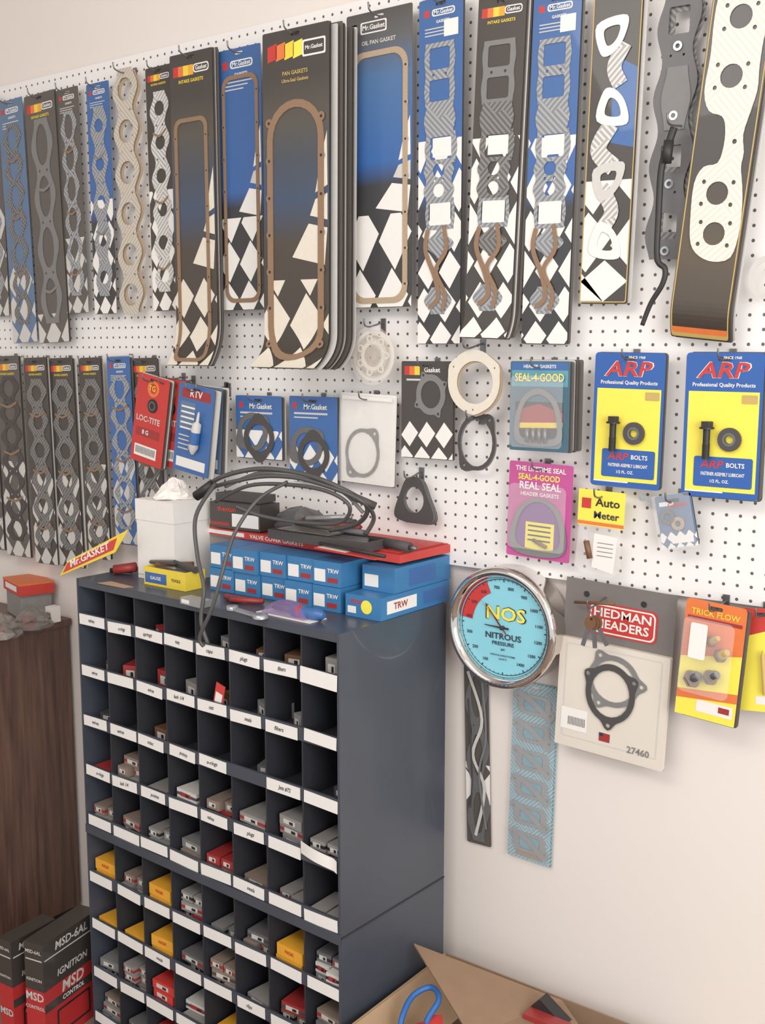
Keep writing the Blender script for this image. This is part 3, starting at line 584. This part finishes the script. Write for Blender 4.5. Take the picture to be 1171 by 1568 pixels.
for i,zz in enumerate(LZ):
    for j in range(NC):
        if (i,j) in ((3,7),(0,7),(2,5)): continue
        sl=R.uniform(-.04,.04); Mx=Matrix.Translation((cw*(j+.5)+R.uniform(-.003,.003),-.0005,zz+R.uniform(-.002,.002)))@Matrix.Rotation(sl,4,'Y')
        ww=R.uniform(.4,.46); q.box(-cw*ww,cw*ww,-.0012,0,-.0125,.0125,'label',Mx)
        if i<4 and R.random()<.8 or R.random()<.12: q.text(R.choice(words),R.uniform(-.01,.01),0,.0016,.009,'ink',R.uniform(.7,1),R.uniform(-.08,.08),Mx,.3)
Mx=Matrix.Translation((cw*7.5,-.004,LZ[0]))@Matrix.Rotation(.03,4,'Y'); q.box(-cw*.46,cw*.46,-.0015,0,-.016,.016,'label',Mx)
Mx=Matrix.Translation((cw*7.47,-.004,LZ[2]-pit*.92)); n=10
vs=[];fs=[]
for i in range(n+1):
    t=i/n; x=(t-.5)*cw*.95; y=-.008*abs(sin(pi*t*1.1)); zz=.006-.014*t*t
    vs+=[(x,y,zz+.013),(x,y,zz-.013)]
for i in range(n): fs.append((2*i,2*i+1,2*i+3,2*i+2))
q.add(vs,fs,'label',True,Mx)
cab=q.obj('parts_bin_cabinet',CM)
sb=MB(); yb=MB()
yel={(5,0):2,(6,0):1,(6,1):1,(6,2):2,(5,2):2,(7,4):1,(5,6):2}
def item(mb,x,y,z,w,d,h,mat,rz=0,tx=None,band=None):
    Mx=Matrix.Translation((x,y,z))@Matrix.Rotation(rz,4,'Z'); mb.box(-w/2,w/2,0,d,0,h,mat,Mx)
    if band: mb.box(-w/2-.0003,w/2+.0003,-.0005,d*.8,h*.3,h*.62,band,Mx)
    if tx: mb.text(tx,0,h*.55,.001,h*.3,'red',1.2,0,Mx)
    else:
        mb.box(-w*.32,w*.2,-.0006,0,h*.25,h*.7,'greyw' if mat!='greyw' else 'redblk',Mx); mb.box(-w*.05,w*.12,-.0008,-.0006,h*.3,h*.6,'blk',Mx)
for i in range(len(LZ)):
    fl=LZ[i]-.0103
    for j in range(NC):
        x0=cw*(j+.5)
        if (i,j) in yel:
            n=yel[(i,j)]
            for k in range(n): item(yb,x0+R.uniform(-.004,.004),.012,fl+k*.0275,cw*.74,.09,.026,'ngk',R.uniform(-.06,.06),'NGK' if k==n-1 else None,None)
            continue
        if i<3:
            for k in range(R.choice([0,1,1,2])):
                item(sb,x0+R.uniform(-.01,.01),.03+.08*k+R.uniform(0,.02),fl,cw*R.uniform(.3,.6),.06,R.uniform(.018,.045),R.choice(['greybox','gasketgrey','redblk','graphite','greybox','gasketdark','rust']),R.uniform(-.5,.5))
        else:
            n=R.choice([1,2,2,3]) if i<9 else R.choice([1,2])
            for k in range(n):
                mt=R.choice(['greybox','greybox','brownbox','gasketgrey','redblk','graphite','greyw','greybox','brownbox']) if (i,j)!=(7,2) else 'redbox'
                if R.random()<.5:
                    for s in (-1,1): item(sb,x0+s*cw*.21,R.uniform(.008,.03),fl+k*.022,cw*.37,.08,.021,mt,R.uniform(-.05,.05),None,R.choice([None,'blk','redblk']))
                else: item(sb,x0+R.uniform(-.003,.003),R.uniform(.008,.03),fl+k*.022,cw*R.uniform(.6,.8),.09,.021,mt,R.uniform(-.12,.12),None,R.choice([None,'redblk','gasketdark']))
Mx=Matrix.Translation((cw*4.55,.008,LZ[1]+.0))@Matrix.Rotation(.25,4,'Y'); sb.box(-.014,.014,0,.001,0,.055,'redbox',Mx); sb.box(-.01,.01,-.0006,0,.012,.034,'white',Mx)
sb.obj('parts_boxes',CM); yb.obj('spark_plug_boxes',CM)
# ---------------------------------------------------------------- items on cabinet top
def base2(a,b,z):
    A=Pz(*a,z); B=Pz(*b,z); u=(B-A); w=u.length; u.normalize(); ang=math.atan2(u.y,u.x)
    return Matrix.Translation(A)@Matrix.Rotation(ang,4,'Z'),w
def placed(loc,z,rz=-be):
    return Matrix.Translation(Pz(loc[0],loc[1],z))@Matrix.Rotation(rz,4,'Z')
zt=ZT+.0005
B,w=base2((212,884),(268,895),zt); q=MB(); h=.185
q.box(0,w,0,.11,0,h,'white'); q.box(-.002,w+.002,-.002,.112,h-.045,h+.004,'label'); q.box(.003,w-.003,-.0026,-.002,.01,.012,'greyw')
q.obj('white_carton',B,bevel=.0015)
q=MB(); vs=[];fs=[];n=18;RN=7
for i in range(RN):
    for j in range(n):
        a=2*pi*j/n; rr_=.04*(1-(i/(RN-1))**2*.75)*(1+.22*sin(3*a+i)+.1*R.uniform(-1,1)); vs.append((rr_*cos(a),rr_*sin(a),.045*(i/(RN-1))+.004*R.uniform(-1,1)))
vs.append((0,0,.05)); 
for i in range(RN-1):
    for j in range(n): fs.append((i*n+j,i*n+(j+1)%n,(i+1)*n+(j+1)%n,(i+1)*n+j))
for j in range(n): fs.append(((RN-1)*n+j,(RN-1)*n+(j+1)%n,RN*n))
fs.append(tuple(range(n))[::-1])
q.add([(x,y,max(0,z)) for x,y,z in vs],fs,'tissue',False); q.obj('crumpled_paper_towel',B@Matrix.Translation((w*.55,.055,h+.0045)))
B,w=base2((221,894),(284,906),zt); q=MB(); 
q.box(0,w,0,.002,0,.042,'yellow'); q.box(0,w,.058,.06,0,.042,'yellow'); q.box(0,.002,.002,.058,0,.042,'yellow'); q.box(w-.002,w,.002,.058,0,.042,'yellow'); q.box(.002,w-.002,.002,.058,0,.002,'kblue')
q.box(.004,w*.55,-.0006,0,.006,.03,'kblue'); q.text('GAUGE',w*.29,.018,.0012,.008,'white'); q.text('TOOLS',w*.78,.02,.0012,.007,'ink')
q.box(.01,w*.8,.01,.045,.002,.036,'gasketgrey'); q.tube([(.01,.05,.05),(w+.01,.025,.046)],.008,'gasketdark',10); q.tube([(.02,.02,.044),(w*.8,.05,.052)],.006,'rust',10); q.tube([(-.01,.03,.046),(w*.6,.02,.058)],.005,'steel',10)
q.obj('yellow_parts_box',B,bevel=.0005)
B,w=base2((318,903),(520,940),zt); q=MB(); nb=5; bw=w/nb
for lv in range(2):
    for i in range(nb):
        x0=i*bw+.001; dy=R.uniform(0,.014); z0=lv*.052
        q.box(x0,x0+bw-.002,dy,dy+.2,z0,z0+.051,'bluebox'); q.box(x0+.003,x0+bw*.42,dy-.0006,dy,z0+.008,z0+.034,'white'); q.text('TRW',x0+bw*.7,z0+.032,-dy+.0012,.009,'white',1.1); q.box(x0+bw*.5,x0+bw*.85,dy-.0006,dy,z0+.008,z0+.018,'redblk')
q.obj('piston_ring_boxes',B,bevel=.001)
B2,w2=base2((529,942),(583,952),zt); q=MB(); dp=min(.27,CD-.1)
q.box(0,w2,0,dp,0,.046,'bluebox'); q.text('TRW',w2*.3,.032,.0008,.009,'red',1.1); q.plate([ell(w2*.6,.024,.014,.014)],.0006,.0006,'yellow2'); q.box(.006,w2*.3,-.0006,0,.008,.022,'white'); q.box(w2,w2+.0006,.02,dp*.5,.01,.036,'white'); q.box(w2,w2+.0006,dp*.6,dp*.95,.01,.036,'kblue')
q.box(.004,w2-.004,.05,dp+.01,.0465,.098,'bluebox'); q.box(w2-.004,w2-.0034,.1,dp*.8,.055,.09,'kblue'); q.box(.01,w2*.5,.0494,.05,.055,.08,'white')
Mt=Matrix.Translation((w2,0,0))@Matrix.Rotation(rad(90),4,'Z'); q.text('TRW',dp*.27,.023,.0012,.014,'redblk',1.1,0,Mt)
q.obj('piston_box',B2,bevel=.001)
z2=zt+.1045; B,w=base2((306,815),(612,863),z2); q=MB(); d=.2
q.box(0,w,0,d,0,.017,'redbox'); q.box(.006,w-.006,.006,d-.006,.017,.0185,'redblk'); q.text('VALVE COVER GASKETS',w*.42,.0085,.0008,.009,'white',1.3); 
q.box(w*.55,w-.01,.01,d*.8,.0187,.021,'red'); q.box(w*.05,w*.25,-.0006,0,.004,.013,'white'); q.obj('red_gasket_box',B,bevel=.001)
z3=z2+.0215
B,w=base2((322,806),(398,815),z3); q=MB(); q.box(0,w,0,.07,0,.06,'kblack'); q.text('thexton',w*.35,.045,.001,.011,'redbox',1.2); q.box(w*.45,w-.004,-.0007,0,.006,.036,'white'); q.box(.004,w*.4,-.0007,0,.006,.014,'redblk'); q.box(.0,w*.9,.02,.075,.061,.078,'gasketdark'); q.obj('black_tool_box',B,bevel=.001)
B,w=base2((410,824),(560,846),z3); q=MB(); q.box(0,w,0,.075,0,.003,'gasketdark'); q.box(0,w,0,.002,.003,.02,'gasketdark'); q.box(0,w,.073,.075,.003,.02,'gasketdark'); q.box(0,.002,.002,.073,.003,.02,'gasketdark'); q.box(w-.002,w,.002,.073,.003,.02,'gasketdark')
for i in range(5): q.tube([(.01+.01*i,.012+i*.012,.012),(w-.012-.008*i,.02+i*.01,.014)],.004,'steel' if i%2 else 'graphite',8)
q.box(.02,w*.6,.01,.06,.021,.023,'bagd')
for i in range(4): q.tube([(.02+.02*i,.07-.01*i,.028+.006*i),(w-.03-.02*i,.03+.01*i,.034+.008*i)],.006,('graphite','redblk','gasketdark','silver')[i],8)
q.obj('tool_tray',B)
B,w=base2((492,838),(585,856),z3+.0); q=MB(); q.box(0,w,-.02,.012,.0,.003,'redbox'); q.box(.006,w*.5,-.016,.006,.003,.0036,'white'); q.tube([(.0,-.004,.009),(w*1.1,-.01,.009)],.004,'blk',8); q.obj('feeler_gauge_pack',B)
q=MB(); B=placed((608,842),z3); q.tube([(-.03,.0,.011),(.0,0,.011),(.04,-.01,.011)],.0105,'gasketdark',14); q.tube([(.04,-.01,.011),(.06,-.014,.011)],.005,'steel',10); q.obj('impact_driver',B)
B=placed((392,938),zt); q=MB()
q.box(0,.15,0,.05,0,.002,'white')
vs=[];fs=[]
for i in range(9):
    for j in range(17):
        x=i/8;y=j/16; hh=.03*max(0,sin(pi*x))**.5*max(0,sin(pi*y))**.5; vs.append((.01+.12*y,.004+.042*x,.0025+hh))
for i in range(8):
    for j in range(16): fs.append((i*17+j,i*17+j+1,(i+1)*17+j+1,(i+1)*17+j))
q.add(vs,fs,'purpleclear',True); q.tube([(.03,.025,.012),(.11,.025,.012)],.006,'green',10); q.obj('purple_blister_pack',B)
q=MB(); B=placed((352,934),zt,-.2); q.box(0,.1,0,.012,0,.005,'silver'); q.lathe([(.012,0),(.012,.008),(.006,.008)],'silver',16,Matrix.Translation((.0,.006,0))); q.lathe([(.016,0),(.016,.008),(.009,.008)],'silver',16,Matrix.Translation((.1,.006,0))); q.obj('combination_wrench',B)
q=MB(); B=placed((446,944),zt,.02); RY=Matrix.Translation((0,0,.013))@Matrix.Rotation(rad(90),4,'Y'); q.lathe([(.003,0),(.011,.004),(.013,.02),(.010,.03),(.012,.05),(.012,.075),(.006,.085)],'kblue',12,RY); q.lathe([(.0135,.02),(.0135,.028)],'redbox',12,RY); q.tube([(-.05,0,.013),(.002,0,.013)],.003,'steel',8); q.obj('screwdriver',B)
q=MB(); B=placed((345,918),zt,-.5)
for i in range(4): q.tube([(i*.012,0,.007),(.05+i*.01,.03+.01*i,.007)],.006,R.choice(['redblk','gasketdark','steel']),8)
q.obj('hand_tools',B)
q=MB(); B=placed((276,924),zt,-.1); q.box(0,.07,0,.03,0,.014,'silver'); q.box(.005,.03,-.0006,0,.003,.011,'white'); q.obj('small_chrome_box',B)
# ---- cable
q=MB()
def cpath(pp): return smooth([P(x,y,o_) for x,y,o_ in pp],8)
q.tube(cpath([(306,752,.3),(340,730,.3),(395,718,.28),(455,724,.26),(510,742,.25),(560,772,.22),(550,800,.2),(505,812,.2)]),.0052,'cable',10)
q.tube(cpath([(312,750,.29),(355,738,.3),(410,729,.28),(470,735,.26),(545,762,.24),(572,790,.2),(560,818,.2)]),.0046,'cable',10)
q.tube(cpath([(330,768,.3),(380,744,.29),(440,742,.27),(500,752,.26),(535,775,.25),(520,800,.24),(460,800,.25),(400,790,.27),(360,775,.29)]),.0042,'cable',10)
q.tube(cpath([(345,745,.28),(400,724,.27),(460,731,.26),(520,750,.24),(556,785,.21)]),.0042,'gasketgrey',10)
q.tube(cpath([(440,738,.27),(395,765,.33),(360,815,.38),(342,870,.42),(325,930,.44),(306,975,.445),(312,990,.44)]),.004,'cable',10)
q.tube(cpath([(330,740,.32),(300,790,.38),(302,850,.41),(312,900,.43),(308,950,.44),(318,985,.44)]),.0045,'cable',10)
q.tube([P(300,760,.32),P(325,742,.31)],.011,'blk',12); q.tube([P(540,760,.24),P(575,775,.21)],.008,'gasketdark',12)
q.obj('timing_light_cable')
q=MB(); k=1.15
q.plate([[(0,0),(.17*k,.07*k),(.2*k,.12*k),(.02*k,.035*k)]],0,.002,'yellow'); q.plate([[(.01*k,.008*k),(.165*k,.075*k),(.17*k,.1*k),(.02*k,.03*k)]],.0024,.0028,'redbox')
q.text('Mr.GASKET',.09*k,.055*k,.0035,.016*k,'white',1.2,.42)
q.obj('promo_banner',Matrix.Translation(Pz(88,880,zt)+Vector((-.03,.03,-.012)))@Matrix.Rotation(-be,4,'Z')@Matrix.Rotation(rad(-14),4,'X'))
q=MB(); B=placed((175,880),zt,.2); q.tube([(0,0,.012),(.05,.02,.02)],.0115,'redblk',10); q.tube([(-.02,.01,.007),(.03,.03,.007)],.006,'blk',10); q.obj('pliers',B)
q=MB(); B=placed((150,893),zt,.0); q.plate([[(0,0),(.09,.0),(.1,.02),(.01,.03)]],0,.001,'tan',Matrix.Rotation(rad(-90),4,'X')); q.obj('paper_tag',B)
# ---------------------------------------------------------------- wooden cabinet at left
fx=P(112,1150,.015).x; wz=P(110,948,.015).z
q=MB(); q.box(fx-.7,fx,-.55,-.012,.05,wz-.02,'wood'); q.box(fx-.72,fx+.008,-.57,-.008,wz-.02,wz,'wood'); q.box(fx-.68,fx-.02,-.53,-.03,0,.05,'blk')
q.box(fx-.68,fx-.36,-.554,-.55,.08,wz-.06,'wood'); q.box(fx-.34,fx-.02,-.554,-.55,.08,wz-.06,'wood'); q.box(fx-.38,fx-.37,-.575,-.554,.6,.7,'steel'); q.box(fx-.33,fx-.32,-.575,-.554,.6,.7,'steel')
q.obj('wooden_cabinet',bevel=.002)
def blob(name,px,py,z,sx,sy,sz,mat,seed):
    rg=random.Random(seed); vs=[];fs=[];n=16;m_=7
    for i in range(m_):
        for j in range(n):
            a=2*pi*j/n; e=(1-(i/(m_-1))**2)**.5 if i<m_-1 else .12; k=e*(1+.2*rg.uniform(-1,1)); vs.append((sx*k*cos(a),sy*k*sin(a),max(0,sz*i/(m_-1)*(1+.15*rg.uniform(-1,1)))))
    for i in range(m_-1):
        for j in range(n): fs.append((i*n+j,i*n+(j+1)%n,(i+1)*n+(j+1)%n,(i+1)*n+j))
    fs.append(tuple((m_-1)*n+j for j in range(n))); fs.append(tuple(range(n))[::-1])
    q=MB(); q.add(vs,fs,mat); q.box(-sx*.5,sx*.4,-sy*.5,sy*.4,.001,sz*.5,'greybox'); q.box(-sx*.2,sx*.5,-sy*.6,-sy*.2,.002,sz*.65,'redblk'); q.obj(name,Matrix.Translation(Pz(px,py,z)))
blob('bagged_parts',50,958,wz+.001,.06,.05,.05,'bagd',3); blob('bagged_parts',4,974,wz+.001,.05,.045,.06,'bagd',4)
blob('tool_pouch',462,812,z3+.001,.09,.03,.05,'graphite',8)
q=MB(); q.box(0,.03,0,.03,0,.045,'white'); q.box(.004,.026,-.0006,0,.01,.03,'greybox'); q.obj('small_white_box',placed((70,952),wz+.001),bevel=.001)
q=MB(); q.box(-.12,.03,.0,.1,.07,.1,'redbox'); q.box(-.12,.03,-.002,.102,.1,.104,'orange'); q.box(-.11,.02,.005,.095,0,.07,'greybox'); q.box(-.1,.0,-.0005,.0,.078,.094,'white'); q.obj('red_lidded_box',placed((0,955),wz+.001,-.3)@Matrix.Translation((-.03,.06,0)),bevel=.002)
# ---------------------------------------------------------------- floor boxes at left
def flbox(name,a,b,dp,h,lines):
    B,w=base2(a,b,.0005); q=MB(); q.box(0,w,0,dp,0,h,'kblack'); q.box(0,w,-.0006,0,0,h*.56,'boxred'); q.box(w,w+.0006,0,dp,0,h*.56,'boxred'); q.box(w+.0006,w+.0009,0,dp,h*.36,h*.44,'kblack')
    for i,(s_,yy,hh) in enumerate(lines): q.text(s_,w*.5,h*yy,.0016,min(hh,w*1.1/len(s_)),'greyw',1,0)
    Mt=Matrix.Translation((w,0,0))@Matrix.Rotation(rad(90),4,'Z'); 
    for i,(s_,yy,hh) in enumerate(lines): q.text(s_,dp*.5,h*yy,.0016,min(hh,dp*1.05/len(s_)),'greyw' if yy>.42 else 'white',1.0,0,Mt,.15)
    q.box(.004,w-.004,-.0006,0,h*.84,h*.85,'greyw'); q.box(w,w+.0006,.005,dp-.005,h*.84,h*.85,'greyw'); q.plate([rr(dp*.5,h*.2,dp*.3,h*.12,.005),rr(dp*.5,h*.2,dp*.27,h*.1,.005)],.0012,.0012,'blk',Mt)
    q.obj(name,B,bevel=.001)
flbox('ignition_box',(4,1590),(24,1600),.14,.27,(('MSD-6AL',.92,.018),('IGNITION',.65,.014),('MSD',.3,.026)))
flbox('ignition_box',(44,1602),(72,1612),.2,.28,(('MSD-6AL',.92,.022),('IGNITION',.66,.018),('MSD',.5,.03),('CONTROL',.4,.012)))
# ---------------------------------------------------------------- carton with junk at right
ax=RR.x+.012; X0=Vector((ax,0,0)); XN=Vector((1,0,0))
P1=Pp(640,1490,X0,XN); zc=P1.z; ay=-.06; P2=Pp(492,1585,X0,XN); bd=min(.6,abs(P2.y-ay)); bw=.5
print('CARTON',zc,bd,P1,P2)
q=MB()
q.box(ax,ax+bw,ay-.004,ay,0.001,zc,'card'); q.box(ax,ax+bw,ay-bd,ay-bd+.004,0.001,zc,'card'); q.box(ax,ax+.004,ay-bd+.004,ay-.004,0.001,zc,'tan'); q.box(ax+bw-.004,ax+bw,ay-bd+.004,ay-.004,0.001,zc,'card'); q.box(ax+.004,ax+bw-.004,ay-bd+.004,ay-.004,0.001,.005,'card')
q.box(.02,bw-.02,-.16,0,0,.003,'tan',Matrix.Translation((ax,ay-bd,zc))@Matrix.Rotation(rad(35),4,'X')); 
q.box(0,.14,-bd+.01,-.01,0,.003,'tan',Matrix.Translation((ax+bw,ay,zc))@Matrix.Rotation(rad(20),4,'Y'))
q.box(0,.12,-bd+.01,-.01,0,.003,'tan',Matrix.Translation((ax+.004,ay,zc-.001))@Matrix.Rotation(rad(55),4,'Y'))
q.obj('cardboard_box')
T=Pp(633,1447,X0+Vector((.004,0,0)),XN)
q=MB(); S4=[T,Vector((ax+.3,ay-.02,zc+.004)),Pz(905,1600,zc+.004),Pz(720,1590,zc+.012)]
for dz in (0,.004): q.add([p+Vector((0,0,dz)) for p in S4],[(0,1,3),(1,2,3)],'card')
q.obj('cardboard_sheet')
def inbox(px,py,dz): 
    p=Pz(px,py,zc+dz); return p
q=MB(); p=inbox(600,1560,-.08); q.box(-.05,.25,-.03,.03,0,.012,'tan',Matrix.Translation((ax+.08,ay-bd*.5,zc-.1))@Matrix.Rotation(rad(-12),4,'Z')); q.box(0,.3,0,.09,0,.01,'card',Matrix.Translation((ax+.04,ay-bd*.4,zc-.14))@Matrix.Rotation(rad(-10),4,'Z')); q.obj('wood_offcuts')
q=MB(); q.tube(smooth([Pz(x,y,zc+dz) for x,y,dz in ((612,1600,-.04),(615,1560,0),(632,1525,.02),(660,1512,.03),(672,1530,.03),(655,1560,.01),(640,1600,-.02))],6),.006,'strap',8); q.obj('blue_strap')
q=MB(); p=Pz(665,1560,zc-.0); q.box(0,.12,-.015,.015,-.01,.01,'redbox',Matrix.Translation(p)@Matrix.Rotation(-.9,4,'Z')@Matrix.Rotation(.2,4,'Y')); q.lathe([(.018,0),(.022,.01),(.022,.04),(.012,.05)],'redblk',14,Matrix.Translation(p+Vector((.01,-.06,-.03)))); q.box(-.04,.03,-.02,.02,-.03,-.01,'orange',Matrix.Translation(p+Vector((.05,-.03,-.01)))); q.obj('red_hand_tool')
q=MB(); p=Pz(850,1550,zc+.01); q.plate([[(-.05,-.01),(.05,-.02),(-.02,.025)]],0,.03,'blk',Matrix.Translation(p+Vector((0,0,.01)))); q.box(-.04,.05,-.06,-.03,-.005,.012,'redblk',Matrix.Translation(p)); q.obj('black_bracket')
HOOK.obj('pegboard_hooks',parent=PEG)
# ---------------------------------------------------------------- lights
wd=bpy.data.worlds.new('world'); sc.world=wd; wd.use_nodes=True; bg=wd.node_tree.nodes['Background']; bg.inputs[0].default_value=(1,.985,.97,1); bg.inputs[1].default_value=.92
def area(nm,loc,tgt,sx,sy,e,col):
    l=bpy.data.lights.new(nm,'AREA'); l.shape='RECTANGLE'; l.size=sx; l.size_y=sy; l.energy=e; l.color=col
    o=bpy.data.objects.new(nm,l); sc.collection.objects.link(o); o.location=loc; o.rotation_euler=(Vector(tgt)-Vector(loc)).to_track_quat('-Z','Y').to_euler()
area('door_light',(1.7,-2.1,1.9),(-1.2,0,1.6),1.8,1.8,72,(1,.96,.92))
area('ceiling_light',(-1.2,-2.0,2.9),(-1.4,-.6,1.4),1.8,.9,34,(1,.94,.88))
